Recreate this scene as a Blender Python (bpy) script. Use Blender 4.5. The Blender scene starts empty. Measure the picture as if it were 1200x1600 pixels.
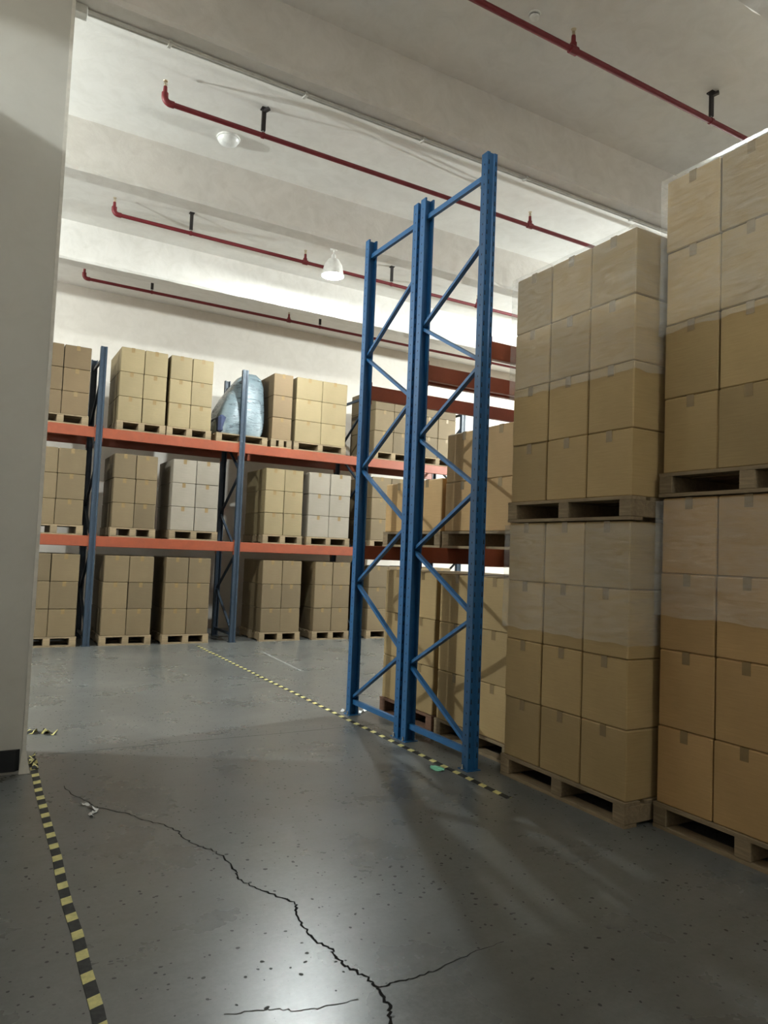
import bpy, bmesh, math, random
from mathutils import Vector, Matrix
random.seed(7)
S = bpy.context.scene
COL = S.collection

# ------------------------------------------------------------------ camera
FPX, YAW, PITCH, ROLL, CAMH = 1123.085, 29.7046, 3.19635, 2.31246, 1.5
def cam_axes():
    y, p, r = (math.radians(a) for a in (YAW, PITCH, ROLL))
    f = Vector((math.sin(y)*math.cos(p), math.cos(y)*math.cos(p), math.sin(p)))
    rt = Vector((math.cos(y), -math.sin(y), 0)); up = rt.cross(f)
    c, s = math.cos(r), math.sin(r)
    return c*rt + s*up, -s*rt + c*up, f
cd = bpy.data.cameras.new('camera'); cam = bpy.data.objects.new('camera', cd); COL.objects.link(cam)
cd.sensor_fit = 'VERTICAL'; cd.sensor_height = 36.0; cd.sensor_width = 27.0
cd.lens = FPX/1600*36; cd.clip_start = 0.05; cd.clip_end = 100
_r, _u, _f = cam_axes()
m = Matrix((( _r.x, _u.x, -_f.x, 0), (_r.y, _u.y, -_f.y, 0), (_r.z, _u.z, -_f.z, CAMH), (0, 0, 0, 1)))
cam.matrix_world = m
S.camera = cam

# ------------------------------------------------------------------ world, exposure
w = bpy.data.worlds.new('world'); S.world = w; w.use_nodes = True
w.node_tree.nodes['Background'].inputs[0].default_value = (0.55, 0.55, 0.5, 1)
w.node_tree.nodes['Background'].inputs[1].default_value = 0.0
S.view_settings.view_transform = 'Standard'; S.view_settings.look = 'None'
S.view_settings.gamma = 1.0; S.view_settings.use_curve_mapping = False
S.view_settings.exposure = 3.8
S.cycles.max_bounces = 8; S.cycles.diffuse_bounces = 5; S.cycles.glossy_bounces = 3; S.cycles.transparent_max_bounces = 8
S.cycles.caustics_reflective = False; S.cycles.caustics_refractive = False
LAMP_WATTS = 29.0
S.cycles.sample_clamp_indirect = 3.0
LAMP_COLOR = (0.91, 1.0, 0.99)
# lamps of the hall, with added fill lamps: (x, y, z of the bulb's lower end, strength factor, label)
LAMPS = [
    (4.2, 9.1, 5.34, 1.6, 'glowing bulb lamp with white reflector in front of the back rack', True),
    (12.0, 7.3, 4.72, 9.0, 'glowing white bulb lamp hanging far right beyond the box stacks'),
    (-0.6, 11.5, 5.12, 0.14, 'added unseen fill lamp hanging by the back wall behind the pillar'),  # out-of-view fill, added to brighten the back wall
    (2.4, -1.6, 5.40, 0.32, 'added unseen fill lamp on the ceiling behind the photographer'),  # out-of-view fill, added for the foreground
    (-3.45, 1.0, 5.46, 1.25, 'glowing white bulb lamp on the ceiling beyond the added shadow-casting wall'),
    (-2.6, 7.35, 4.7, 2.1, 'added unseen fill lamp hanging left of the pillar'),  # out-of-view fill, added to lift the ceiling beside the pillar
]

# ------------------------------------------------------------------ materials
def newmat(name):
    mt = bpy.data.materials.new(name); mt.use_nodes = True
    nt = mt.node_tree; b = nt.nodes['Principled BSDF']
    return mt, nt, b
def N(nt, t, **kw):
    n = nt.nodes.new(t)
    for k, v in kw.items(): setattr(n, k, v)
    return n
def coords(nt, kind='Object', scale=None):
    tc = N(nt, 'ShaderNodeTexCoord')
    if scale is None: return tc.outputs[kind]
    mp = N(nt, 'ShaderNodeMapping'); mp.inputs['Scale'].default_value = scale
    nt.links.new(tc.outputs[kind], mp.inputs['Vector']); return mp.outputs[0]
def world_pos(nt, scale=(1, 1, 1)):
    g = N(nt, 'ShaderNodeNewGeometry'); mp = N(nt, 'ShaderNodeMapping'); mp.inputs['Scale'].default_value = scale
    nt.links.new(g.outputs['Position'], mp.inputs['Vector']); return mp.outputs[0]
def noise(nt, vec, scale, detail=4, rough=0.55, dist=0.0):
    n = N(nt, 'ShaderNodeTexNoise'); n.inputs['Scale'].default_value = scale
    n.inputs['Detail'].default_value = detail; n.inputs['Roughness'].default_value = rough
    n.inputs['Distortion'].default_value = dist
    nt.links.new(vec, n.inputs['Vector']); return n.outputs['Fac']
def ramp(nt, fac, stops):
    r = N(nt, 'ShaderNodeValToRGB'); e = r.color_ramp.elements
    while len(e) < len(stops): e.new(0.5)
    for i, (p, c) in enumerate(stops):
        e[i].position = p; e[i].color = (*c, 1) if len(c) == 3 else c
    nt.links.new(fac, r.inputs[0]); return r.outputs[0]
def mix(nt, fac, a, b, mode='MIX'):
    n = N(nt, 'ShaderNodeMix', data_type='RGBA', blend_type=mode)
    for sock, v in ((n.inputs['Factor'], fac), (n.inputs['A'], a), (n.inputs['B'], b)):
        if isinstance(v, (int, float)): sock.default_value = v
        elif isinstance(v, tuple): sock.default_value = (*v, 1)
        else: nt.links.new(v, sock)
    return n.outputs['Result']
def mathn(nt, op, a, b=None, clamp=False):
    n = N(nt, 'ShaderNodeMath', operation=op, use_clamp=clamp)
    for i, v in enumerate((a, b)):
        if v is None: continue
        if isinstance(v, (int, float)): n.inputs[i].default_value = v
        else: nt.links.new(v, n.inputs[i])
    return n.outputs[0]
def bump(nt, b, h, strength, dist):
    n = N(nt, 'ShaderNodeBump'); n.inputs['Strength'].default_value = strength; n.inputs['Distance'].default_value = dist
    nt.links.new(h, n.inputs['Height']); nt.links.new(n.outputs[0], b.inputs['Normal'])

def mat_floor():
    mt, nt, b = newmat('polished_concrete')
    p = world_pos(nt)
    big = noise(nt, p, 0.7, 5, 0.6, 0.4)
    c = ramp(nt, big, [(0.3, (0.094, 0.096, 0.091)), (0.55, (0.116, 0.118, 0.113)), (0.75, (0.142, 0.144, 0.139))])
    mid = noise(nt, p, 7.5, 9, 0.72, 0.15)
    c = mix(nt, 0.75, c, ramp(nt, mid, [(0.25, (0.80, 0.795, 0.78)), (0.75, (1.15, 1.15, 1.15))]), 'MULTIPLY')
    # streaky trowel and tyre marks
    st = noise(nt, world_pos(nt, (0.9, 9, 1)), 1.3, 6, 0.6, 0.2)
    c = mix(nt, 0.35, c, ramp(nt, st, [(0.3, (0.7, 0.7, 0.68)), (0.65, (1.05, 1.05, 1.05))]), 'MULTIPLY')
    c = mix(nt, 0.8, c, ramp(nt, noise(nt, p, 42, 6, 0.75), [(0.3, (0.80, 0.80, 0.79)), (0.68, (1.14, 1.14, 1.14))]), 'MULTIPLY')
    # pits: small dark specks, clustered
    v = N(nt, 'ShaderNodeTexVoronoi'); v.inputs['Scale'].default_value = 26; v.inputs['Randomness'].default_value = 1
    nt.links.new(p, v.inputs['Vector'])
    cl = noise(nt, p, 1.6, 3, 0.5)
    sz = noise(nt, p, 31.0, 1, 0.5)
    rad = mathn(nt, 'MULTIPLY', mathn(nt, 'SUBTRACT', sz, 0.38), mathn(nt, 'MULTIPLY', cl, 1.6))
    pit = mathn(nt, 'LESS_THAN', v.outputs['Distance'], rad)
    v2 = N(nt, 'ShaderNodeTexVoronoi'); v2.inputs['Scale'].default_value = 70
    nt.links.new(p, v2.inputs['Vector'])
    pit2 = mathn(nt, 'LESS_THAN', v2.outputs['Distance'], mathn(nt, 'MULTIPLY', mathn(nt, 'SUBTRACT', noise(nt, p, 83.0, 1, 0.5), 0.56), 1.6))
    pit2 = mathn(nt, 'MULTIPLY', pit2, mathn(nt, 'LESS_THAN', v2.outputs['Distance'], 0.17))
    pits = mathn(nt, 'MAXIMUM', pit, mathn(nt, 'MULTIPLY', pit2, 0.7))
    c = mix(nt, pits, c, (0.03, 0.03, 0.028))
    # stains
    vs = N(nt, 'ShaderNodeTexVoronoi'); vs.inputs['Scale'].default_value = 0.62
    nt.links.new(p, vs.inputs['Vector'])
    sd = mathn(nt, 'ADD', vs.outputs['Distance'], mathn(nt, 'MULTIPLY', noise(nt, p, 14, 4, 0.6), 0.05))
    stain = ramp(nt, sd, [(0.035, (1, 1, 1)), (0.075, (0, 0, 0))])
    c = mix(nt, mathn(nt, 'MULTIPLY', stain, 0.4), c, (0.05, 0.047, 0.04))
    nt.links.new(c, b.inputs['Base Color'])
    r = ramp(nt, noise(nt, p, 1.7, 5, 0.6), [(0.3, (0.25,)*3), (0.7, (0.33,)*3)])
    nt.links.new(mathn(nt, 'ADD', r, mathn(nt, 'MULTIPLY', pits, 0.4)), b.inputs['Roughness'])
    h = mathn(nt, 'SUBTRACT', mathn(nt, 'MULTIPLY', noise(nt, p, 14, 8, 0.7), 0.8), pits)
    bump(nt, b, h, 0.10, 0.003)
    b.inputs['Specular IOR Level'].default_value = 0.55
    return mt
def mat_plaster(name, col, col2, patch=0.5, bs=0.25):
    mt, nt, b = newmat(name); p = world_pos(nt)
    c = ramp(nt, noise(nt, p, 0.9, 5, 0.6, 0.5), [(0.3, col2), (0.65, col)])
    c = mix(nt, patch, c, ramp(nt, noise(nt, p, 4.5, 6, 0.65, 1.0), [(0.3, (0.84, 0.83, 0.81)), (0.6, (1, 1, 1))]), 'MULTIPLY')
    nt.links.new(c, b.inputs['Base Color']); b.inputs['Roughness'].default_value = 0.75
    bump(nt, b, noise(nt, p, 7, 8, 0.65, 0.4), bs, 0.01)
    return mt
def mat_paint(name, col, rough=0.42, wear=(0.6, 0.6, 0.6), amt=0.25, scale=9, metal=0.0):
    mt, nt, b = newmat(name); p = coords(nt)
    n = noise(nt, p, scale, 6, 0.7)
    c = mix(nt, 1.0, col, ramp(nt, n, [(0.3, tuple(1-amt*(1-x) for x in wear)), (0.65, (1.08, 1.08, 1.08))]), 'MULTIPLY')
    nt.links.new(c, b.inputs['Base Color'])
    nt.links.new(ramp(nt, n, [(0.3, (rough+0.12,)*3), (0.7, (rough-0.06,)*3)]), b.inputs['Roughness'])
    b.inputs['Metallic'].default_value = metal
    bump(nt, b, noise(nt, p, 60, 3), 0.05, 0.002)
    return mt
def mat_cardboard(name, col, var=0.16):
    mt, nt, b = newmat(name); p = coords(nt)
    oi = N(nt, 'ShaderNodeObjectInfo')
    r = ramp(nt, oi.outputs['Random'], [(0.0, tuple(x*(1-var) for x in col)), (1.0, tuple(x*(1+var) for x in col))])
    fib = noise(nt, coords(nt, 'Object', (1, 1, 18)), 7, 6, 0.7)
    c = mix(nt, 0.6, r, ramp(nt, fib, [(0.3, (0.84, 0.82, 0.79)), (0.7, (1.08, 1.08, 1.08))]), 'MULTIPLY')
    c = mix(nt, 0.5, c, ramp(nt, noise(nt, p, 3.1, 4), [(0.3, (0.8, 0.78, 0.74)), (0.6, (1, 1, 1))]), 'MULTIPLY')
    nt.links.new(c, b.inputs['Base Color']); b.inputs['Roughness'].default_value = 0.72
    bump(nt, b, noise(nt, p, 10, 4), 0.15, 0.006)
    return mt
def mat_wood(name, a, bcol):
    mt, nt, b = newmat(name); p = coords(nt, 'Object', (6, 0.8, 6))
    oi = N(nt, 'ShaderNodeObjectInfo')
    n = noise(nt, p, 5, 8, 0.7, 1.2)
    c = ramp(nt, n, [(0.3, a), (0.7, bcol)])
    c = mix(nt, 1.0, c, ramp(nt, oi.outputs['Random'], [(0, (0.8,)*3), (1, (1.15,)*3)]), 'MULTIPLY')
    nt.links.new(c, b.inputs['Base Color']); b.inputs['Roughness'].default_value = 0.8
    bump(nt, b, n, 0.3, 0.004)
    return mt
def mat_flat(name, col, rough=0.6, metal=0.0, spec=0.5):
    mt, nt, b = newmat(name)
    p = coords(nt); n = noise(nt, p, 12, 5, 0.6)
    nt.links.new(mix(nt, 1.0, col, ramp(nt, n, [(0.3, (0.85,)*3), (0.7, (1.1,)*3)]), 'MULTIPLY'), b.inputs['Base Color'])
    b.inputs['Roughness'].default_value = rough; b.inputs['Metallic'].default_value = metal
    b.inputs['Specular IOR Level'].default_value = spec
    return mt
def mat_tape(name, period, phase, duty):
    mt, nt, b = newmat(name); g = N(nt, 'ShaderNodeNewGeometry')
    sp = N(nt, 'ShaderNodeSeparateXYZ'); nt.links.new(g.outputs['Position'], sp.inputs[0])
    t = mathn(nt, 'SUBTRACT', sp.outputs['Y'], mathn(nt, 'MULTIPLY', sp.outputs['X'], 0.35))
    fr = mathn(nt, 'FRACT', mathn(nt, 'DIVIDE', mathn(nt, 'ADD', t, phase), period))
    s = mathn(nt, 'LESS_THAN', fr, duty)
    p = world_pos(nt)
    yel = ramp(nt, noise(nt, p, 22, 6, 0.7), [(0.3, (0.36, 0.33, 0.15)), (0.6, (0.60, 0.54, 0.22))])
    blk = ramp(nt, noise(nt, p, 30, 6, 0.7), [(0.3, (0.012, 0.012, 0.012)), (0.7, (0.04, 0.039, 0.036))])
    c = mix(nt, s, blk, yel)
    worn = ramp(nt, noise(nt, p, 8, 8, 0.75, 0.6), [(0.62, (0, 0, 0)), (0.78, (0.45,)*3)])
    c = mix(nt, worn, c, (0.14, 0.135, 0.12))
    nt.links.new(c, b.inputs['Base Color']); b.inputs['Roughness'].default_value = 0.6
    b.inputs['Specular IOR Level'].default_value = 0.15
    return mt
def mat_film(name, op=0.42):
    mt, nt, b = newmat(name); out = nt.nodes['Material Output']
    b.inputs['Base Color'].default_value = (0.82, 0.82, 0.80, 1); b.inputs['Roughness'].default_value = 0.22
    tr = N(nt, 'ShaderNodeBsdfTransparent'); mx = N(nt, 'ShaderNodeMixShader')
    n = noise(nt, coords(nt, 'Object', (1, 1, 5)), 3.5, 6, 0.65, 1.5)
    f = ramp(nt, n, [(0.3, (op*0.35,)*3), (0.7, (op*1.4,)*3)])
    nt.links.new(f, mx.inputs[0]); nt.links.new(tr.outputs[0], mx.inputs[1]); nt.links.new(b.outputs[0], mx.inputs[2])
    nt.links.new(mx.outputs[0], out.inputs['Surface'])
    bump(nt, b, n, 0.5, 0.02)
    return mt
def mat_emit(name, col, strength):
    mt, nt, b = newmat(name)
    b.inputs['Base Color'].default_value = (0.9, 0.9, 0.88, 1)
    b.inputs['Emission Color'].default_value = (*col, 1); b.inputs['Emission Strength'].default_value = strength
    return mt

M = {}
M['floor'] = mat_floor()
M['ceiling'] = mat_plaster('ceiling_plaster', (0.80, 0.775, 0.74), (0.74, 0.715, 0.68))
M['beam'] = mat_plaster('beam_plaster', (0.76, 0.725, 0.685), (0.68, 0.65, 0.61), 0.7, 0.4)
M['wall'] = mat_plaster('wall_plaster', (0.62, 0.575, 0.52), (0.57, 0.525, 0.475))
M['wall_brown'] = mat_plaster('brown_wall_plaster', (0.30, 0.24, 0.17), (0.26, 0.21, 0.15))
M['pillar'] = mat_plaster('pillar_paint', (0.53, 0.515, 0.47), (0.50, 0.485, 0.445), 0.3, 0.1)
M['bead'] = mat_flat('corner_bead_white', (0.66, 0.63, 0.57), 0.6)
M['blue'] = mat_paint('blue_rack_paint', (0.010, 0.085, 0.22), 0.4)
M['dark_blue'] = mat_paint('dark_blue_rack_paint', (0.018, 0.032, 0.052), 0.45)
M['orange'] = mat_paint('orange_beam_paint', (0.23, 0.05, 0.02), 0.42)
M['red'] = mat_paint('red_pipe_paint', (0.17, 0.012, 0.018), 0.52)
M['iron'] = mat_flat('black_iron', (0.02, 0.015, 0.015), 0.6)
M['steel'] = mat_flat('zinc_steel', (0.5, 0.5, 0.48), 0.4, 0.8)
M['brass'] = mat_flat('sprinkler_brass', (0.6, 0.5, 0.35), 0.35, 0.7)
M['slot'] = mat_flat('slot_dark', (0.006, 0.008, 0.012), 0.8)
M['card_tan'] = mat_cardboard('cardboard_tan', (0.345, 0.24, 0.108))
M['card_dark'] = mat_cardboard('cardboard_brown', (0.40, 0.25, 0.105))
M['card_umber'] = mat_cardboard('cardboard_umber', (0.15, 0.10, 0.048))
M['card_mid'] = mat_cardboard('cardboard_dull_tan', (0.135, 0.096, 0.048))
M['card_cream'] = mat_cardboard('cardboard_cream', (0.225, 0.172, 0.088), 0.1)
M['card_white'] = mat_cardboard('cardboard_pale', (0.23, 0.20, 0.16), 0.08)
M['ptape'] = mat_flat('packing_tape', (0.22, 0.15, 0.07), 0.25)
M['wood'] = mat_wood('pallet_wood', (0.15, 0.105, 0.058), (0.27, 0.2, 0.115))
M['redwood'] = mat_wood('red_brown_pallet_wood', (0.10, 0.05, 0.03), (0.18, 0.09, 0.05))
M['film'] = mat_film('stretch_film', 0.18)
M['rubber'] = mat_flat('black_rubber', (0.006, 0.007, 0.009), 0.7)
M['white_plastic'] = mat_flat('white_plastic', (0.78, 0.77, 0.74), 0.35)
M['lens'] = mat_flat('opal_lens', (0.80, 0.79, 0.77), 0.3)
M['conduit'] = mat_flat('conduit_white', (0.58, 0.56, 0.52), 0.5)
M['crack'] = mat_flat('crack_dark', (0.012, 0.012, 0.011), 0.95, 0, 0.1)
M['joint'] = mat_flat('joint_dark', (0.085, 0.083, 0.075), 0.9, 0, 0.2)
M['lane'] = mat_flat('faded_white_line', (0.26, 0.26, 0.25), 0.6)
M['tapeL'] = mat_tape('hazard_tape_aisle', 0.150, 10.0 - 5.042 + 10*0 + 0.031 + 0.154, 0.42)
M['tapeR'] = mat_tape('hazard_tape_rack', 0.148, 10.0 - 4.932 + 0.031 + 1.05, 0.42)
M['tapeT'] = mat_tape('hazard_tape_torn', 0.045, 0.0, 0.4)
M['mint'] = mat_flat('mint_green_paper', (0.22, 0.60, 0.42), 0.7)
M['scrap'] = mat_flat('white_plastic_scrap', (0.72, 0.72, 0.70), 0.35)
M['blue_wrap'] = mat_film('blue_grey_wrap', 1.2)
M['blue_wrap'].node_tree.nodes['Principled BSDF'].inputs['Base Color'].default_value = (0.15, 0.19, 0.21, 1)
M['navy'] = mat_flat('navy_cloth', (0.03, 0.04, 0.09), 0.8)

# ------------------------------------------------------------------ geometry helpers
class MB:
    def __init__(s): s.v = []; s.f = []
    def add(s, vs, fs):
        o = len(s.v); s.v += [tuple(v) for v in vs]; s.f += [tuple(i+o for i in f) for f in fs]; return s
    def box(s, x0, x1, y0, y1, z0, z1):
        return s.add([(x0,y0,z0),(x1,y0,z0),(x1,y1,z0),(x0,y1,z0),(x0,y0,z1),(x1,y0,z1),(x1,y1,z1),(x0,y1,z1)],
                     [(0,3,2,1),(4,5,6,7),(0,1,5,4),(1,2,6,5),(2,3,7,6),(3,0,4,7)])
    def bbox(s, x0, x1, y0, y1, z0, z1, b=0.006):
        bm = bmesh.new(); bmesh.ops.create_cube(bm, size=1)
        for v in bm.verts:
            v.co = Vector(((x0+x1)/2 + v.co.x*(x1-x0), (y0+y1)/2 + v.co.y*(y1-y0), (z0+z1)/2 + v.co.z*(z1-z0)))
        bmesh.ops.bevel(bm, geom=bm.edges[:], offset=b, segments=1, affect='EDGES')
        bm.verts.index_update()
        s.add([v.co[:] for v in bm.verts], [[v.index for v in f.verts] for f in bm.faces]); bm.free(); return s
    def bar(s, p, q, wd, ht, up=(0, 0, 1)):
        p, q = Vector(p), Vector(q); d = (q-p).normalized(); up = Vector(up)
        a = d.cross(up).normalized()*wd/2; b_ = a.cross(d).normalized()*ht/2
        vs = [p-a-b_, p+a-b_, p+a+b_, p-a+b_, q-a-b_, q+a-b_, q+a+b_, q-a+b_]
        return s.add(vs, [(0,3,2,1),(4,5,6,7),(0,1,5,4),(1,2,6,5),(2,3,7,6),(3,0,4,7)])
    def tube(s, pts, r, n=10, caps=True):
        pts = [Vector(p) for p in pts]; rs = r if isinstance(r, (list, tuple)) else [r]*len(pts)
        o = len(s.v); ref = None
        for i, p in enumerate(pts):
            d = (pts[min(i+1, len(pts)-1)] - pts[max(i-1, 0)]).normalized()
            if ref is None: ref = Vector((0, 0, 1)) if abs(d.z) < 0.9 else Vector((1, 0, 0))
            a = d.cross(ref).normalized(); b_ = a.cross(d).normalized(); ref = b_ if abs(d.dot(b_)) < 0.9 else ref
            for k in range(n):
                t = 2*math.pi*k/n; s.v.append(tuple(p + (a*math.cos(t) + b_*math.sin(t))*rs[i]))
        for i in range(len(pts)-1):
            for k in range(n):
                s.f.append((o+i*n+k, o+i*n+(k+1) % n, o+(i+1)*n+(k+1) % n, o+(i+1)*n+k))
        if caps:
            s.f.append(tuple(o+k for k in range(n))[::-1]); s.f.append(tuple(o+(len(pts)-1)*n+k for k in range(n)))
        return s
    def lathe(s, prof, c=(0, 0, 0), n=24):
        o = len(s.v)
        for r, z in prof:
            for k in range(n):
                t = 2*math.pi*k/n; s.v.append((c[0]+r*math.cos(t), c[1]+r*math.sin(t), c[2]+z))
        for i in range(len(prof)-1):
            for k in range(n):
                s.f.append((o+i*n+k, o+i*n+(k+1) % n, o+(i+1)*n+(k+1) % n, o+(i+1)*n+k))
        if prof[0][0] > 1e-5: s.f.append(tuple(o+k for k in range(n))[::-1])
        if prof[-1][0] > 1e-5: s.f.append(tuple(o+(len(prof)-1)*n+k for k in range(n)))
        return s
    def prism(s, poly, z0, z1):
        n = len(poly); o = len(s.v)
        s.v += [(x, y, z0) for x, y in poly] + [(x, y, z1) for x, y in poly]
        for k in range(n): s.f.append((o+k, o+(k+1) % n, o+n+(k+1) % n, o+n+k))
        s.f.append(tuple(o+k for k in range(n))[::-1]); s.f.append(tuple(o+n+k for k in range(n)))
        return s
    def mesh(s, name, mat, smooth=False):
        me = bpy.data.meshes.new(name); me.from_pydata(s.v, [], s.f); me.validate()
        bm = bmesh.new(); bm.from_mesh(me); bmesh.ops.recalc_face_normals(bm, faces=bm.faces[:]); bm.to_mesh(me); bm.free()
        me.materials.append(mat)
        if smooth:
            for p in me.polygons: p.use_smooth = True
            me.set_sharp_from_angle(angle=math.radians(40))
        return me
    def build(s, name, mat, parent=None, loc=None, smooth=False):
        return link(name, s.mesh(name, mat, smooth), parent, loc)
def link(name, data, parent=None, loc=None, rz=0.0):
    o = bpy.data.objects.new(name, data); COL.objects.link(o)
    if parent: o.parent = parent
    if loc: o.location = loc
    if rz: o.rotation_euler[2] = rz
    return o
def tag(o, label=None, cat=None, group=None, kind=None):
    if label: o['label'] = label
    if cat: o['category'] = cat
    if group: o['group'] = group
    if kind: o['kind'] = kind
    return o
def thing(name, label, cat, loc=(0, 0, 0), group=None, rz=0.0):
    return tag(link(name, None, None, loc, rz), label, cat, group)
def copy_tree(o, parent=None):
    c = o.copy(); COL.objects.link(c); c.parent = parent
    for ch in o.children: copy_tree(ch, c)
    return c

# ------------------------------------------------------------------ the hall
ZC, ZB = 5.77, 5.24                        # ceiling and beam soffit heights
X0, X1, Y0, Y1 = -5.0, 14.0, -5.0, 12.97
floor = tag(MB().box(X0-.2, X1+.2, Y0-.2, Y1+.2, -.2, 0).build('floor', M['floor']), 'grey worn concrete floor with cracks and pits', None, None, 'structure')
tag(MB().box(X0-.2, X1+.2, Y0-.2, Y1+.2, ZC, ZC+.2).build('ceiling', M['ceiling']), 'white plastered concrete ceiling', kind='structure')
tag(MB().box(X0-.2, X1+.2, Y1, Y1+.2, 0, ZC).build('wall_back', M['wall']), 'beige plastered wall behind the back rack', kind='structure')
tag(MB().box(X0-.2, X1+.2, Y0-.2, Y0, 0, ZC).build('wall_front', M['wall']), 'beige plastered wall behind the photographer', kind='structure')
tag(MB().box(X0-.2, X0, Y0, Y1, 0, ZC).build('wall_left', M['wall']), 'beige plastered side wall on the left', kind='structure')
tag(MB().box(X1, X1+.2, Y0, Y1, 0, ZC).build('wall_right', M['wall_brown']), 'brown side wall far to the right', kind='structure')

def rough_beam(y0, y1, name, label):
    """concrete downstand beam along X whose lower arrises are chipped and uneven"""
    rnd = random.Random(int(y0*100)); n = 150; mb = MB(); rows = []
    for i in range(n+1):
        x = X0 + (X1-X0)*i/n; j = lambda a: rnd.uniform(-a, a)
        rows.append([(x, y0, ZC), (x, y0+j(.002), ZB+.03+j(.008)), (x, y0+.014+abs(j(.012)), ZB+j(.003)),
                     (x, y1-.014-abs(j(.012)), ZB+j(.003)), (x, y1+j(.002), ZB+.03+j(.008)), (x, y1, ZC)])
    vs = [v for r in rows for v in r]; fs = []
    for i in range(n):
        for k in range(5): fs.append((i*6+k, i*6+k+1, (i+1)*6+k+1, (i+1)*6+k))
        fs.append((i*6+5, i*6, (i+1)*6, (i+1)*6+5))
    fs += [tuple(range(6))[::-1], tuple(n*6+k for k in range(6))]
    mb.add(vs, fs)
    return tag(mb.build(name, M['beam']), label, kind='structure')
rough_beam(2.64, 2.89, 'ceiling_beam', 'white plastered ceiling beam nearest the camera at the top right')
rough_beam(5.17, 5.37, 'ceiling_beam', 'white ceiling beam with cable conduits along its lower edge')
rough_beam(7.74, 8.00, 'ceiling_beam', 'white ceiling beam with chipped grey underside beyond the dome lamp')
rough_beam(10.33, 10.58, 'ceiling_beam', 'farthest white ceiling beam above the back rack')
rough_beam(0.05, 0.30, 'ceiling_beam', 'white ceiling beam above the photographer')

# pillar on the left with a white corner bead and a black rubber guard at its foot
pil = tag(MB().box(-.45, .372, 5.17, 5.72, 0, ZC).build('pillar', M['pillar']), 'wide grey-white concrete pillar at the left edge', kind='structure')
cb = MB()
zs = [0, .03, .08, .16, .3, .6] + [.6 + (ZB-.6)*i/8 for i in range(1, 9)]
for i, z in enumerate(zs):
    fl = .034*max(0, 1-z/.16)
    x1 = .384 + fl*.9; x0_ = .362 - fl*.4
    cb.v += [(x0_, 5.162-fl*.3, z), (x1, 5.162-fl*.3, z), (x1, 5.20, z), (x0_, 5.20, z)]
for i in range(len(zs)-1):
    for k in range(4): cb.f.append((i*4+k, i*4+(k+1) % 4, i*4+4+(k+1) % 4, i*4+4+k))
cb.f += [(3, 2, 1, 0), tuple(len(zs)*4-4+k for k in range(4))]
tag(cb.build('corner_bead', M['bead'], pil), 'white corner bead along the pillar edge')
g = MB(); g.prism([(-.45, 5.145), (.325, 5.145), (.35, 5.168), (-.45, 5.168)], .022, .155)
tag(g.build('rubber_guard', M['rubber'], pil), 'black rubber guard at the foot of the pillar')

tag(MB().box(-.85, -.70, -3.0, 5.72, 0, 4.49).build('wall_shadow_caster', M['wall']), 'added unseen shadow-casting wall left of the aisle, not reaching the ceiling', kind='structure')  # unseen wall added to shade the lower pillar and block the left lamp

# joints and cracks of the floor
def strip(name, pts, wid, mat, parent, z=.0012, jag=0.0, sub=4, th=0.0):
    rnd = random.Random(len(pts)*7+3); P = []
    for i in range(len(pts)-1):
        a, b_ = Vector(pts[i]), Vector(pts[i+1])
        for k in range(sub):
            q = a.lerp(b_, k/sub)
            if k: q += Vector((rnd.uniform(-jag, jag), rnd.uniform(-jag, jag)))
            P.append(q)
    P.append(Vector(pts[-1])); vs = []; n = len(P)
    for i, q in enumerate(P):
        d = (P[min(i+1, n-1)] - P[max(i-1, 0)]).normalized(); nn = Vector((-d.y, d.x))
        wloc = wid(i/(n-1)) if callable(wid) else wid
        wloc *= rnd.uniform(.55, 1.35) if jag else 1
        vs += [(q.x+nn.x*wloc/2, q.y+nn.y*wloc/2, z), (q.x-nn.x*wloc/2, q.y-nn.y*wloc/2, z)]
    fs = [(2*i, 2*i+1, 2*i+3, 2*i+2) for i in range(n-1)]
    mb = MB(); mb.add(vs, fs)
    if th:
        mb.add([(x, y, z-th) for x, y, z in vs], [f[::-1] for f in fs])
        for i in range(n-1):
            o = 2*n; mb.f += [(2*i, 2*i+2, o+2*i+2, o+2*i), (2*i+1, o+2*i+1, o+2*i+3, 2*i+3)]
        mb.f += [(0, 2*n, 2*n+1, 1), (2*n-2, 2*n-1, 4*n-1, 4*n-2)]
    return mb.build(name, mat, parent)
CR = [(0.582,4.817),(0.613,4.617),(0.68,4.46),(0.707,4.359),(0.831,4.219),(0.895,4.077),(0.97,3.985),(1.032,3.851),(1.039,3.721),(1.076,3.617),(1.122,3.554),(1.15,3.436),(1.156,3.28),(1.142,3.208),(1.164,3.108),(1.216,3.005),(1.287,2.89),(1.261,2.807),(1.239,2.677),(1.241,2.572),(1.276,2.492),(1.266,2.416),(1.275,2.358),(1.303,2.288),(1.315,2.207),(1.301,2.147),(1.295,2.093),(1.254,2.024),(1.27,1.9),(1.22,1.7)]
strip('crack', CR, lambda t: .006 + .005*t, M['crack'], floor, .0010, .009, 6)
strip('crack', [(1.315,2.207),(1.376,2.21),(1.461,2.199),(1.58,2.211),(1.731,2.24),(1.9,2.25)], lambda t: .007*(1-.6*t), M['crack'], floor, .0011, .006, 6)
strip('crack', [(0.797,2.301),(0.875,2.28),(0.953,2.253),(1.024,2.208),(1.086,2.195),(1.22,2.179)], .004, M['joint'], floor, .0010, .006, 6)
strip('expansion_joint', [(.5, 5.555), (1.3, 5.55), (2.06, 5.525), (2.62, 5.52), (4.5, 5.52), (9, 5.5)], .008, M['joint'], floor, .0009, .003, 10)
strip('painted_line', [(3.72, 9.9), (3.62, 8.2)], .022, M['lane'], floor, .0010)

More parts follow.
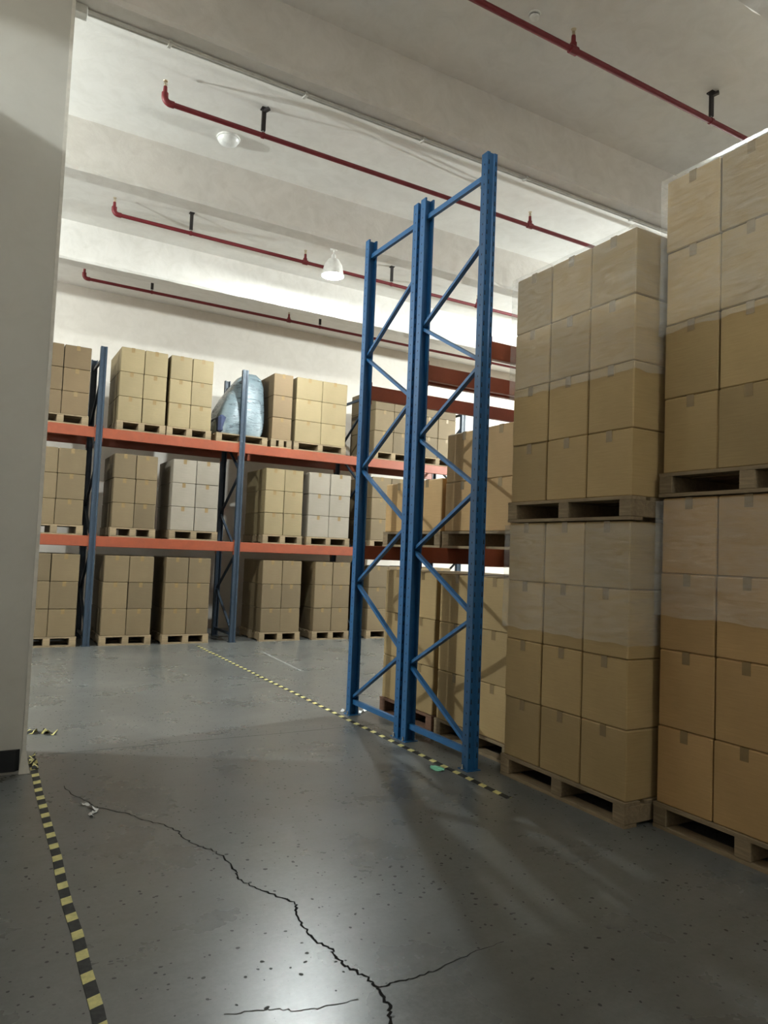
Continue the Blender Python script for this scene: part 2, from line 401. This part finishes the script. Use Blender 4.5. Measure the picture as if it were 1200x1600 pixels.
# ------------------------------------------------------------------ pipes, conduits, lamps overhead
def sprinkler_head(parent, x, y, z0, z1):
    mb = MB().tube([(x, y, z0), (x, y, z0+(z1-z0)*.55)], [.020, .017], 10)
    h = mb.build('sprinkler_riser', M['red'], parent, None, True)
    b = MB(); zz = z0+(z1-z0)*.55
    b.lathe([(.012, 0), (.014, .012), (.008, .02), (.007, .04)], (x, y, zz), 10)
    b.bar((x-.016, y, zz+.015), (x-.010, y, z1), .004, .004, (0, 1, 0)).bar((x+.016, y, zz+.015), (x+.010, y, z1), .004, .004, (0, 1, 0))
    b.lathe([(.020, 0), (.022, .004), (.0, .006)], (x, y, z1-.004), 12)
    b.build('sprinkler_head', M['brass'], h, None, True)
def hanger(parent, x, y, zp, bent):
    mb = MB()
    mb.box(x-.020, x+.020, y-.012, y+.012, zp+.045, ZC-.012)
    if bent: mb.bar((x, y, ZC-.03), (x+.035, y-.05, ZC-.012), .034, .024)
    mb.box(x-.03, x+.03, y-.03, y+.03, ZC-.012, ZC)
    h = mb.build('hanger', M['iron'], parent)
    MB().tube([(x-.014, y, zp), (x+.014, y, zp)], .030, 14).build('pipe_clamp', M['red'], h, None, True)
    MB().tube([(x, y, zp+.022), (x, y, zp+.055)], .006, 8).build('hanger_rod', M['steel'], h)
def pipe_run(y, x0, label, elbow, hangs, heads, zp=5.5, r=.024, x1=X1):
    t = thing('sprinkler_pipe', label, 'pipe', (0, 0, 0), 'red sprinkler pipes under the ceiling')
    MB().tube([(x0+(.05 if elbow else 0), y, zp), (x1, y, zp)], r, 14).build('pipe', M['red'], t, None, True)
    if elbow:
        arc = [(x0+.05-.05*math.sin(a), y, zp+.05-.05*math.cos(a)) for a in [math.pi/2*i/6 for i in range(7)]]
        e = MB().tube([(x0+.085, y, zp)] + arc + [(x0, y, zp+.085)], r*1.28, 14).build('elbow', M['red'], t, None, True)
        sprinkler_head(t, x0, y, zp+.08, zp+.20)
    for x, b in hangs: hanger(t, x, y, zp, b)
    for x in heads:
        MB().tube([(x-.035, y, zp), (x+.035, y, zp)], r*1.4, 14).tube([(x, y, zp), (x, y, zp+.055)], r*1.15, 12).build('tee_fitting', M['red'], t, None, True)
        sprinkler_head(t, x, y, zp+.05, zp+.17)
    return t
pipe_run(6.55, 1.27, 'red sprinkler pipe with upturned end passing the white dome lamp', True, [(2.21, True), (4.9, True)], [5.6, 8.6])
pipe_run(9.17, 1.26, 'red sprinkler pipe in the bright bay below the chipped beam', True, [(2.2, False), (5.2, False)], [3.80, 6.8])
pipe_run(11.72, 1.24, 'faint farthest red sprinkler pipe along the back wall', True, [(2.25, False), (5.2, False)], [4.6])
pipe_run(4.06, -1.0, 'red sprinkler pipe crossing the top right corner with one upright head', False, [(0.2, False), (5.55, True)], [3.86, 1.0])

# dome lamp (unlit)
t = thing('dome_lamp', 'round white unlit dome lamp on the ceiling beside the red pipe', 'lamp', (2.07, 7.235, ZC))
MB().lathe([(.0, 0), (.118, 0), (.122, -.008), (.120, -.02), (.10, -.026)], (0, 0, 0), 32).build('base_ring', M['white_plastic'], t, None, True)
MB().lathe([(.112, -.015), (.108, -.035), (.092, -.06), (.06, -.078), (.025, -.085), (.0, -.086)], (0, 0, 0), 32).build('diffuser', M['lens'], t, None, True)
# smoke detectors
def detector(x, y, label):
    t = thing('smoke_detector', label, 'smoke detector', (x, y, ZC))
    MB().lathe([(0, 0), (.048, 0), (.05, -.006), (.046, -.014), (0, -.014)], (0, 0, 0), 24).build('base_plate', M['white_plastic'], t, None, True)
    MB().lathe([(.034, -.014), (.034, -.022), (.0, -.022)], (0, 0, 0), 20).build('vent_ring', M['iron'], t, None, True)
    MB().lathe([(.038, -.022), (.038, -.034), (.026, -.046), (0, -.048)], (0, 0, 0), 20).build('sensor_cap', M['white_plastic'], t, None, True)
detector(3.575, 4.2, 'small round smoke detector above the red pipe at the top right')
detector(3.36, 8.72, 'small white smoke detector in the bright bay near the blue rack top')

# conduits on the beam soffit
for k, (yy, rr, lab) in enumerate([(5.335, .014, 'thicker white cable conduit along the beam underside'), (5.372, .010, 'thinner white cable conduit on the beam edge')]):
    t = thing('cable_conduit', lab, 'conduit', (0, 0, 0), 'white conduits along the ceiling beam')
    MB().tube([(.47, yy, ZB-rr-.004), (X1, yy, ZB-rr-.004)], rr, 10).build('tube', M['conduit'], t, None, True)
    for x in (1.05, 2.15, 3.3, 4.5, 6):
        MB().bbox(x-.012, x+.012, yy-rr-.007, yy+rr+.007, ZB-2*rr-.010, ZB-.005, .002).build('saddle_clip', M['conduit'], t)
t = thing('junction_box', 'small white junction box where the conduits meet the pillar', 'junction box', (.43, 5.335, ZB-.07))
MB().bbox(-.04, .045, -.035, .04, 0, .07, .004).build('box_body', M['white_plastic'], t)
MB().bbox(-.034, .039, -.041, -.034, .006, .064, .002).build('cover', M['conduit'], t)

# hanging bulb lamps
def mat_bulb():
    """thin opal shell: lets the light of the source inside pass and glows itself"""
    mt, nt, b = newmat('bulb_shell'); out = nt.nodes['Material Output']
    tr = N(nt, 'ShaderNodeBsdfTransparent'); em = N(nt, 'ShaderNodeEmission'); ad = N(nt, 'ShaderNodeAddShader')
    tr.inputs[0].default_value = (0.92, 0.92, 0.92, 1)
    em.inputs[0].default_value = (*LAMP_COLOR, 1); em.inputs[1].default_value = 1.5
    nt.links.new(tr.outputs[0], ad.inputs[0]); nt.links.new(em.outputs[0], ad.inputs[1]); nt.links.new(ad.outputs[0], out.inputs['Surface'])
    mt.cycles.emission_sampling = 'NONE'
    return mt
BULB = MB().lathe([(.030, .25), (.055, .225), (.068, .19), (.068, .05), (.060, .015), (.035, .0), (0, -.003)], (0, 0, 0), 20).mesh('bulb', mat_bulb(), True)
def bulb_lamp(x, y, zl, fac, label, shade=False):
    t = thing('hanging_lamp', label, 'lamp', (x, y, zl), 'hanging bulb lamps of the hall')
    link('bulb', BULB, t)
    ld = bpy.data.lights.new('light_source', 'POINT'); ld.energy = LAMP_WATTS*fac; ld.color = LAMP_COLOR; ld.shadow_soft_size = 0.05
    lo = link('light_source', ld, t, (0, 0, .058))
    if shade:
        MB().lathe([(.030, .275), (.075, .262), (.125, .18), (.155, .035), (.158, .035), (.129, .184), (.078, .268), (.030, .281)], (0, 0, 0), 28).build('reflector', M['white_plastic'], t, None, True)
    MB().lathe([(.0, .345), (.024, .345), (.034, .33), (.034, .25), (.0, .25)], (0, 0, 0), 20).build('socket', M['white_plastic'], t, None, True)
    MB().tube([(0, 0, .345), (0, 0, ZC-zl-.02)], .006, 8).build('stem', M['white_plastic'], t)
    MB().lathe([(.0, ZC-zl-.03), (.045, ZC-zl-.03), (.05, ZC-zl), (0, ZC-zl)], (0, 0, 0), 20).build('ceiling_rose', M['white_plastic'], t, None, True)
for a in LAMPS: bulb_lamp(*a)

# ------------------------------------------------------------------ pallet racks
UPOLY = [(-.045, .07), (-.045, 0), (-.020, 0), (-.014, .009), (.014, .009), (.020, 0), (.045, 0), (.045, .07), (.030, .07), (.030, .03), (-.030, .03), (-.030, .07)]
CACHE = {}
def upright_mesh(h, mat):
    k = ('u', round(h, 3), mat)
    if k not in CACHE: CACHE[k] = MB().prism(UPOLY, 0, h).mesh('upright', M[mat])
    return CACHE[k]
def slots_mesh(h):
    k = ('s', round(h, 3))
    if k not in CACHE:
        mb = MB(); z = .08
        while z < h-.05:
            for sx in (-1, 1):
                mb.add([(sx*.032-.005, -.0006, z), (sx*.032+.005, -.0006, z), (sx*.032+.003, -.0006, z+.034), (sx*.032-.003, -.0006, z+.034)], [(0, 1, 2, 3)])
                x = sx*.0456
                mb.add([(x, .030, z), (x, .038, z), (x, .038, z+.014), (x, .030, z+.014)], [(0, 1, 2, 3)])
            z += .075
        CACHE[k] = mb.mesh('slots', M['slot'])
    return CACHE[k]
def rack(name, label, loc, xs, depth, h, levels, mat, diag, near=True, beam_h=.13):
    """xs: upright centre lines along X; front uprights at y=0 facing -Y, rear ones at y=depth facing +Y"""
    t = thing(name, label, 'pallet rack', loc)
    for xi, x in enumerate(xs):
        for back in (0, 1):
            u = link('upright', upright_mesh(h, mat), t, (x, depth if back else 0, 0.006), math.pi if back else 0)
            if near:
                tag(link('slots', slots_mesh(h), u), kind='stuff')
            fp = MB().box(-.06, .06, -.015, .095, 0, .006)
            f = fp.build('foot_plate', M[mat], t, (x, depth if back else 0, 0)); f.rotation_euler[2] = math.pi if back else 0
            if near:
                MB().lathe([(.010, 0), (.010, .008), (.006, .008), (.006, .03), (0, .03)], (-.055, .05, .006), 8).lathe([(.010, 0), (.010, .008), (.006, .008), (.006, .03), (0, .03)], (.055, .05, .006), 8).build('anchor_bolts', M['steel'], f)
        a, b_ = .055, depth-.055
        MB().bar((x, a, .12), (x, b_, .12), .03, .042).build('horizontal_brace', M[mat], t)
        z, side, rise, start = diag
        z = .16; s_ = start
        while z + rise < h-.25:
            p, q = ((x, a, z), (x, b_, z+rise)) if s_ == 0 else ((x, b_, z), (x, a, z+rise))
            MB().bar(p, q, .024, .036, (1, 0, 0)).build('diagonal_brace', M[mat], t)
            z += rise+.03; s_ = 1-s_
        MB().bar((x, a, h-.15), (x, b_, h-.15), .03, .042).build('horizontal_brace', M[mat], t)
    for zl in levels:
        for i in range(len(xs)-1):
            xa, xb = xs[i]+.047, xs[i+1]-.047
            for back in (0, 1):
                yy = depth-.035 if back else .035
                bm_ = MB().bbox(xa, xb, yy-.025, yy+.025, zl-beam_h/2, zl+beam_h/2, .005).build('beam', M['orange'], t)
                sgn = 1 if back else -1
                for xe, s2 in ((xa, 1), (xb, -1)):
                    MB().box(min(xe, xe+s2*.006), max(xe, xe+s2*.006), yy-.033, yy+.033, zl-beam_h/2-.05, zl+beam_h/2+.03).build('end_plate', M['orange'], bm_)
    return t
L1Z, L2Z = 1.49, 3.0
BEAMTOP = .065
rack('pallet_rack', 'blue and orange pallet rack in front, its end frame nearest the camera', (0, 4.10, 0), [3.135, 5.45], .90, 4.45, [L1Z, L2Z], 'blue', (0, 0, .43, 0))
rack('pallet_rack', 'blue and orange pallet rack standing back to back behind the near one', (0, 5.045, 0), [3.135, 5.45], .93, 4.45, [L1Z, L2Z], 'blue', (0, 0, .50, 1))
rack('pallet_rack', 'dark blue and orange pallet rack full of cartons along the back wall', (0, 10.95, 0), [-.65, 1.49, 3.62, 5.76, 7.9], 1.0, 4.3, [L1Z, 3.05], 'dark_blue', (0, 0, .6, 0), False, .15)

# ------------------------------------------------------------------ pallets
def make_pallet(wx, wy, mat, hh=.14):
    """returns list of (part name, mesh, loc); stringers run along X so that the forks enter from -X"""
    k = ('p', wx, wy, mat)
    if k in CACHE: return CACHE[k]
    parts = []; n = max(5, int(round(wx/.15))); bw = wx/n*.80
    deck = MB().box(-bw/2, bw/2, -wy/2, wy/2, 0, .02).mesh('deck_board', M[mat])
    st = MB().bbox(-wx/2, wx/2, -.045, .045, 0, hh-.04, .004).mesh('stringer', M[mat])
    bt = MB().box(-.05, .05, -wy/2, wy/2, 0, .02).mesh('bottom_board', M[mat])
    for i in range(n): parts.append(('deck_board', deck, (-wx/2+bw/2+(wx-bw)*i/(n-1), 0, hh-.02)))
    for i in (-1, 0, 1): parts.append(('stringer', st, (0, i*(wy/2-.045), .02)))
    for i in (-1, 0, 1): parts.append(('bottom_board', bt, (i*(wx/2-.05), 0, 0)))
    CACHE[k] = parts
    return parts
def pallet(x, y, z, wx, wy, label, group, mat='wood', rz=0):
    t = thing('pallet', label, 'pallet', (x, y, z), group, rz)
    for n, me, loc in make_pallet(wx, wy, mat): link(n, me, t, loc)
    return t
# ------------------------------------------------------------------ cartons
def carton_meshes(sx, sy, sz, mat, axis):
    k = ('c', round(sx, 3), round(sy, 3), round(sz, 3), mat, axis)
    if k in CACHE: return CACHE[k]
    b = MB().bbox(-sx/2, sx/2, -sy/2, sy/2, 0, sz, .006)
    # flap seam on the top: two raised flap panels leaving a groove between them
    g = .002
    if axis == 'y':
        b.box(-sx/2+.008, -g, -sy/2+.008, sy/2-.008, sz-.001, sz+.0025); b.box(g, sx/2-.008, -sy/2+.008, sy/2-.008, sz-.001, sz+.0025)
    else:
        b.box(-sx/2+.008, sx/2-.008, -sy/2+.008, -g, sz-.001, sz+.0025); b.box(-sx/2+.008, sx/2-.008, g, sy/2-.008, sz-.001, sz+.0025)
    t = MB(); w2 = .024; e = .0012; dn = .065; zt = sz+.0025
    if axis == 'y':
        t.box(-w2, w2, -sy/2-e, sy/2+e, zt, zt+e)
        for s_ in (-1, 1): t.box(-w2, w2, min(s_*sy/2, s_*(sy/2+e)), max(s_*sy/2, s_*(sy/2+e)), sz-dn, zt)
    else:
        t.box(-sx/2-e, sx/2+e, -w2, w2, zt, zt+e)
        for s_ in (-1, 1): t.box(min(s_*sx/2, s_*(sx/2+e)), max(s_*sx/2, s_*(sx/2+e)), -w2, w2, sz-dn, zt)
    CACHE[k] = (b.mesh('carton', M[mat]), t.mesh('packing_tape', M['ptape']))
    return CACHE[k]
ORD = ['bottom', 'second', 'third', 'fourth', 'fifth', 'sixth']
NAMEC = {'card_umber': 'brown', 'card_mid': 'tan', 'card_tan': 'tan', 'card_dark': 'brown', 'card_cream': 'cream', 'card_white': 'pale'}
def load(cx, cy, z, wx, wy, nx, ny, nl, lh, mat, where, group, front='x', pal='wood', plabel=None, missing=(), seed=1):
    """a pallet with nx*ny*nl cartons. where: short phrase naming the load. front: axis that faces the camera side"""
    rnd = random.Random(seed)
    turn = front == 'y'          # the fork openings face the aisle
    pallet(cx, cy, z, wy if turn else wx, wx if turn else wy, plabel or ('wooden pallet under the ' + where), 'wooden pallets', pal, rnd.uniform(-.006, .006) + (math.pi/2 if turn else 0))
    sx, sy = (wx-.02)/nx, (wy-.02)/ny
    zz = z+.1405
    for l in range(nl):
        lay = 'top' if l == nl-1 and nl > 1 else ORD[l]
        for i in range(nx):
            for j in range(ny):
                if (i, j, l) in missing: continue
                body, tape = carton_meshes(sx-.008, sy-.008, lh-.0045, mat, 'x' if front == 'x' else 'y')
                x = cx-wx/2+.01+sx*(i+.5)+rnd.uniform(-.003, .003); y = cy-wy/2+.01+sy*(j+.5)+rnd.uniform(-.003, .003)
                o = link('carton', body, None, (x, y, zz+l*lh), rnd.uniform(-.004, .004))
                if front == 'x':      # seen from -X: columns run along Y, the left one is the farthest
                    cols = {1: ['only'], 2: ['right', 'left'], 3: ['right', 'middle', 'left']}[ny]; c = cols[j]; rear = i > 0
                else:
                    cols = {1: ['only'], 2: ['left', 'right'], 3: ['left', 'middle', 'right']}[nx]; c = cols[i]; rear = j > 0
                cc = '' if c == 'only' else ' ' + c + ' column,'
                lab = NAMEC[mat] + ' carton, ' + lay + ' layer,' + cc + (' rear row of ' if rear else ' ') + where
                tag(o, lab, 'carton', group)
                link('packing_tape', tape, o)
def film(cx, cy, z0, z1, wx, wy, label, seed, mat='film', off=.010):
    """stretch film wound round the upper part of a load, with folds and a loose lower edge"""
    rnd = random.Random(seed); n = 24; rows = 9; vs = []; fs = []
    ring = []
    for s_, (dx, dy) in enumerate([(1, 0), (0, 1), (-1, 0), (0, -1)]):
        for k in range(n): ring.append((s_, k/n))
    per = []
    for s_, u in ring:
        hx, hy = wx/2+off, wy/2+off
        if s_ == 0: p = (-hx+2*hx*u, -hy)
        elif s_ == 1: p = (hx, -hy+2*hy*u)
        elif s_ == 2: p = (hx-2*hx*u, hy)
        else: p = (-hx, hy-2*hy*u)
        per.append(p)
    m_ = len(per)
    drop = [rnd.uniform(-.012, .012) for _ in range(m_)]
    drop = [(drop[i-1]+drop[i]*2+drop[(i+1) % m_])/4 for i in range(m_)]
    for r in range(rows):
        for i, (x, y) in enumerate(per):
            k = 1 + rnd.uniform(0, .006)
            z = z0 + (z1-z0)*r/(rows-1) + (drop[i] if r == 0 else rnd.uniform(-.01, .01) if r < rows-1 else 0)
            vs.append((x*k, y*k, z))
    for r in range(rows-1):
        for i in range(m_): fs.append((r*m_+i, r*m_+(i+1) % m_, (r+1)*m_+(i+1) % m_, (r+1)*m_+i))
    # folded over the top rim
    o = len(vs)
    for x, y in per: vs.append((x*.9, y*.9, z1+.012+rnd.uniform(0, .006)))
    for i in range(m_): fs.append(((rows-1)*m_+i, (rows-1)*m_+(i+1) % m_, o+(i+1) % m_, o+i))
    mb = MB(); mb.add(vs, fs)
    ob = mb.build('stretch_film', M[mat], None, (cx, cy, 0), True)
    return tag(ob, label, 'stretch film', 'stretch film round pallet loads')

G1, G2 = 'cartons stacked beside the near rack', 'cartons in the stack nearest the camera'
# two-high stacks standing in front of the rack on the right
SX, SY = 3.28+.55, 3.43
load(SX, SY, 0, 1.1, 1.1, 2, 3, 4, .40, 'card_tan', 'lower load beside the blue rack', G1, seed=3)
load(SX, SY, 1.745, 1.1, 1.1, 2, 3, 4, .40, 'card_tan', 'upper load beside the blue rack', G1, seed=4)
TX, TY = 3.48+.55, 2.305
load(TX, TY, 0, 1.1, 1.1, 2, 3, 4, .435, 'card_dark', 'lower load of the right-edge stack', G2, seed=5)
load(TX, TY, 1.885, 1.1, 1.1, 2, 3, 4, .44, 'card_tan', 'upper load of the right-edge stack', G2, seed=6)
film(SX, SY, 1.02, 1.722, 1.1, 1.1, 'clear stretch film round the lower load beside the blue rack', 1)
film(SX, SY, 2.62, 3.49, 1.1, 1.1, 'clear stretch film round the upper load beside the blue rack', 2)
film(TX, TY, 1.20, 1.862, 1.1, 1.1, 'clear stretch film round the lower load of the right-edge stack', 3)
film(TX, TY, 2.85, 3.792, 1.1, 1.1, 'clear stretch film round the upper load of the right-edge stack', 4)

# loads inside the two near racks
GR = 'cartons in the near pallet racks'
load(3.94, 4.56, 0, 1.0, .98, 2, 2, 3, .40, 'card_tan', 'floor load behind the near blue frame', GR, seed=8)
load(3.94, 4.535, L1Z+BEAMTOP, 1.0, .98, 2, 2, 2, .41, 'card_dark', 'shelf load behind the near blue frame', GR, seed=9)
load(3.94, 5.53, 0, 1.0, .88, 2, 2, 3, .40, 'card_tan', 'floor load behind the farther blue frame', GR, pal='redwood', plabel='red-brown wooden pallet under the cartons behind the farther blue frame', seed=10)
load(3.94, 5.545, L1Z+BEAMTOP, 1.0, .98, 2, 2, 1, .46, 'card_dark', 'shelf load behind the farther blue frame', GR, seed=11)

# loads of the back rack
GB = 'cartons in the back rack'
BY = 11.45
Z1, Z2 = L1Z+.075, 3.05+.075
def back(x0, x1, z, nl, lh, mat, where, seed, nx=2):
    load((x0+x1)/2, BY, z, x1-x0, .96, nx, 1, nl, lh, mat, where, GB, front='y', seed=seed)
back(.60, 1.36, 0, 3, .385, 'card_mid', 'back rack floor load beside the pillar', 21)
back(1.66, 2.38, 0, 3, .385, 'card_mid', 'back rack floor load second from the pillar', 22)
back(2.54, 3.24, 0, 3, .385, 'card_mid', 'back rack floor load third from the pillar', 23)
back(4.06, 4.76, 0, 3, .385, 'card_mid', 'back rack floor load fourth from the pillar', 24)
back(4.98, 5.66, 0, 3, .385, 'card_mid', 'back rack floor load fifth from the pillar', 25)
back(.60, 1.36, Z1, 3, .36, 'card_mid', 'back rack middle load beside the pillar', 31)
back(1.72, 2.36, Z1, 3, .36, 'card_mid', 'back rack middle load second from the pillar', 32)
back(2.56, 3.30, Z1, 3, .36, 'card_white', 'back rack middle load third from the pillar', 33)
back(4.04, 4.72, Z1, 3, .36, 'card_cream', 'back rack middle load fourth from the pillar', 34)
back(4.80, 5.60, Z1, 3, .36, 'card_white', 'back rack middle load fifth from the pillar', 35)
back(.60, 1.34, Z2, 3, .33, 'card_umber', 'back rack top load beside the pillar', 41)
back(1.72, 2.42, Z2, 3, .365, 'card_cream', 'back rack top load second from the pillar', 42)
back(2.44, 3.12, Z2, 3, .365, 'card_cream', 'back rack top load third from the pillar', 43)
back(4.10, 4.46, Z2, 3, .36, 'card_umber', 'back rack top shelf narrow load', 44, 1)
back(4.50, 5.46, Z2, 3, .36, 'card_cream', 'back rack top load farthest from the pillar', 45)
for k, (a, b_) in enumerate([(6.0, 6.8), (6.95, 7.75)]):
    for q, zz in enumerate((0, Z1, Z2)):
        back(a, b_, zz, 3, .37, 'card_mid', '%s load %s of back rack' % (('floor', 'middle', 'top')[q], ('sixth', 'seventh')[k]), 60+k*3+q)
# blue-grey wrapped bundle leaning between the top shelf cartons
pallet(3.62, BY, Z2, .96, .84, 'wooden pallet under the blue-grey wrapped bundle', 'wooden pallets', rz=math.pi/2)
t = thing('wrapped_bundle', 'blue-grey plastic wrapped bundle with navy base on the back rack top shelf', 'bundle', (3.62, BY, Z2+.1405))
rnd = random.Random(5)
mb = MB(); n = 28; prof = [(0, 1.0, 0), (.1, 1.03, .01), (.25, 1.0, .03), (.45, .92, .06), (.65, .80, .11), (.85, .64, .17), (1.0, .46, .21), (1.08, .25, .23), (1.10, 0.02, .24)]
for z, sc, sh in prof:
    for k in range(n):
        a = 2*math.pi*k/n; ex = lambda c: math.copysign(abs(c)**.55, c)
        wob = 1+rnd.uniform(-.03, .03)
        mb.v.append((ex(math.cos(a))*.40*sc*wob+sh, ex(math.sin(a))*.45*sc*wob, z))
for i in range(len(prof)-1):
    for k in range(n): mb.f.append((i*n+k, i*n+(k+1) % n, (i+1)*n+(k+1) % n, (i+1)*n+k))
mb.f.append(tuple(range(n))[::-1])
mb.build('wrap', M['blue_wrap'], t, None, True)
MB().bbox(-.37, .33, -.40, .40, .01, .30, .04).build('navy_sack', M['navy'], t)

# ------------------------------------------------------------------ floor tape and litter
def tape_line(name, x, ya, yb, wid, mat, label, seed):
    rnd = random.Random(seed); pts = []; y = ya; d = .25 if yb > ya else -.25
    while (y < yb) == (d > 0): pts.append((x+rnd.uniform(-.005, .005), y)); y += d
    pts.append((x, yb))
    o = strip(name, pts, wid, mat, None, .0028, 0, 2, .0022)
    return tag(o, label, 'floor tape')
tape_line('hazard_tape', .440, 5.50, 1.2, .042, M['tapeL'], 'yellow and black hazard tape along the floor from the pillar', 1)
tape_line('hazard_tape', 3.005, 10.75, 3.55, .042, M['tapeR'], 'yellow and black hazard tape on the floor along the blue rack feet', 2)
def ribbon(name, pts, wid, mat, label, cat, twist=2.0, sub=5, seed=1, th=.0012):
    """a crumpled, twisted strip: pts (x,y,z)"""
    rnd = random.Random(seed); P = []
    for i in range(len(pts)-1):
        a, b_ = Vector(pts[i]), Vector(pts[i+1])
        for k in range(sub): P.append(a.lerp(b_, k/sub))
    P.append(Vector(pts[-1])); n = len(P); vs = []
    for i, p in enumerate(P):
        d = (P[min(i+1, n-1)]-P[max(i-1, 0)]); d.z = 0; d.normalize()
        side = Vector((-d.y, d.x, 0)); a = math.sin(twist*i*.55+seed)*.9+rnd.uniform(-.25, .25)
        off = side*math.cos(a)*wid/2 + Vector((0, 0, 1))*math.sin(a)*wid/2
        base = p + Vector((0, 0, abs(math.sin(a))*wid/2+.002)); nn = Vector((0, 0, th))
        vs += [base+off, base-off, base-off+nn, base+off+nn]
    mb = MB(); mb.v = [tuple(v) for v in vs]
    for i in range(n-1):
        for k in range(4): mb.f.append((i*4+k, i*4+(k+1) % 4, i*4+4+(k+1) % 4, i*4+4+k))
    mb.f += [(3, 2, 1, 0), tuple(4*n-4+k for k in range(4))]
    o = mb.build(name, mat, None, None, True)
    return tag(o, label, cat)
ribbon('torn_tape', [(.40, 6.20, 0), (.47, 6.185, 0), (.54, 6.18, 0), (.60, 6.13, 0), (.66, 6.07, 0)], .045, M['tapeT'], 'twisted torn piece of black hazard tape behind the pillar', 'tape', 1.6, 5, 3)
ribbon('tape_curl', [(.455, 5.50, 0), (.44, 5.42, .004), (.445, 5.33, .010), (.455, 5.27, .004), (.45, 5.22, .0)], .042, M['tapeT'], 'crumpled loose end of the hazard tape at the pillar foot', 'tape', 1.2, 4, 2)
ribbon('plastic_ribbon', [(.625, 4.44, 0), (.65, 4.42, .004), (.675, 4.37, .004), (.70, 4.30, 0), (.675, 4.27, .004), (.652, 4.265, 0), (.665, 4.22, 0)], .016, M['scrap'], 'crumpled white plastic ribbon on the floor beside the crack', 'litter', 1.5, 4, 4)
ribbon('film_scrap', [(3.08, 6.07, 0), (3.14, 6.03, .004), (3.20, 5.93, .002), (3.27, 5.98, .004), (3.36, 6.03, 0), (3.42, 6.12, .002)], .028, M['scrap'], 'white crumpled film scrap beside the far blue upright', 'litter', 2.3, 5, 6)
# mint green paper
rnd = random.Random(9); mb = MB(); n = 18; R_ = .052
vs = [(0, 0, .012)]
for ring_, rr in enumerate((.5, 1.0)):
    for k in range(n):
        a = 2*math.pi*k/n; q = rr*R_*(1+rnd.uniform(-.13, .13)*rr)
        vs.append((q*math.cos(a)*.9, q*math.sin(a)*1.25, .003+rnd.uniform(.001, .010)*(1.2-rr*.6)))
fs = [(0, 1+k, 1+(k+1) % n) for k in range(n)] + [(1+k, 1+n+k, 1+n+(k+1) % n, 1+(k+1) % n) for k in range(n)]
o_ = len(vs); low = [(x, y, max(.0006, z-.0025)) for x, y, z in vs]
mb.add(vs + low, fs + [tuple(i+o_ for i in f[::-1]) for f in fs] + [(1+n+k, o_+1+n+k, o_+1+n+(k+1) % n, 1+n+(k+1) % n) for k in range(n)])
tag(mb.build('paper_scrap', M['mint'], None, (2.925, 4.235, 0)), 'mint green paper scrap on the floor beside the hazard tape', 'litter')
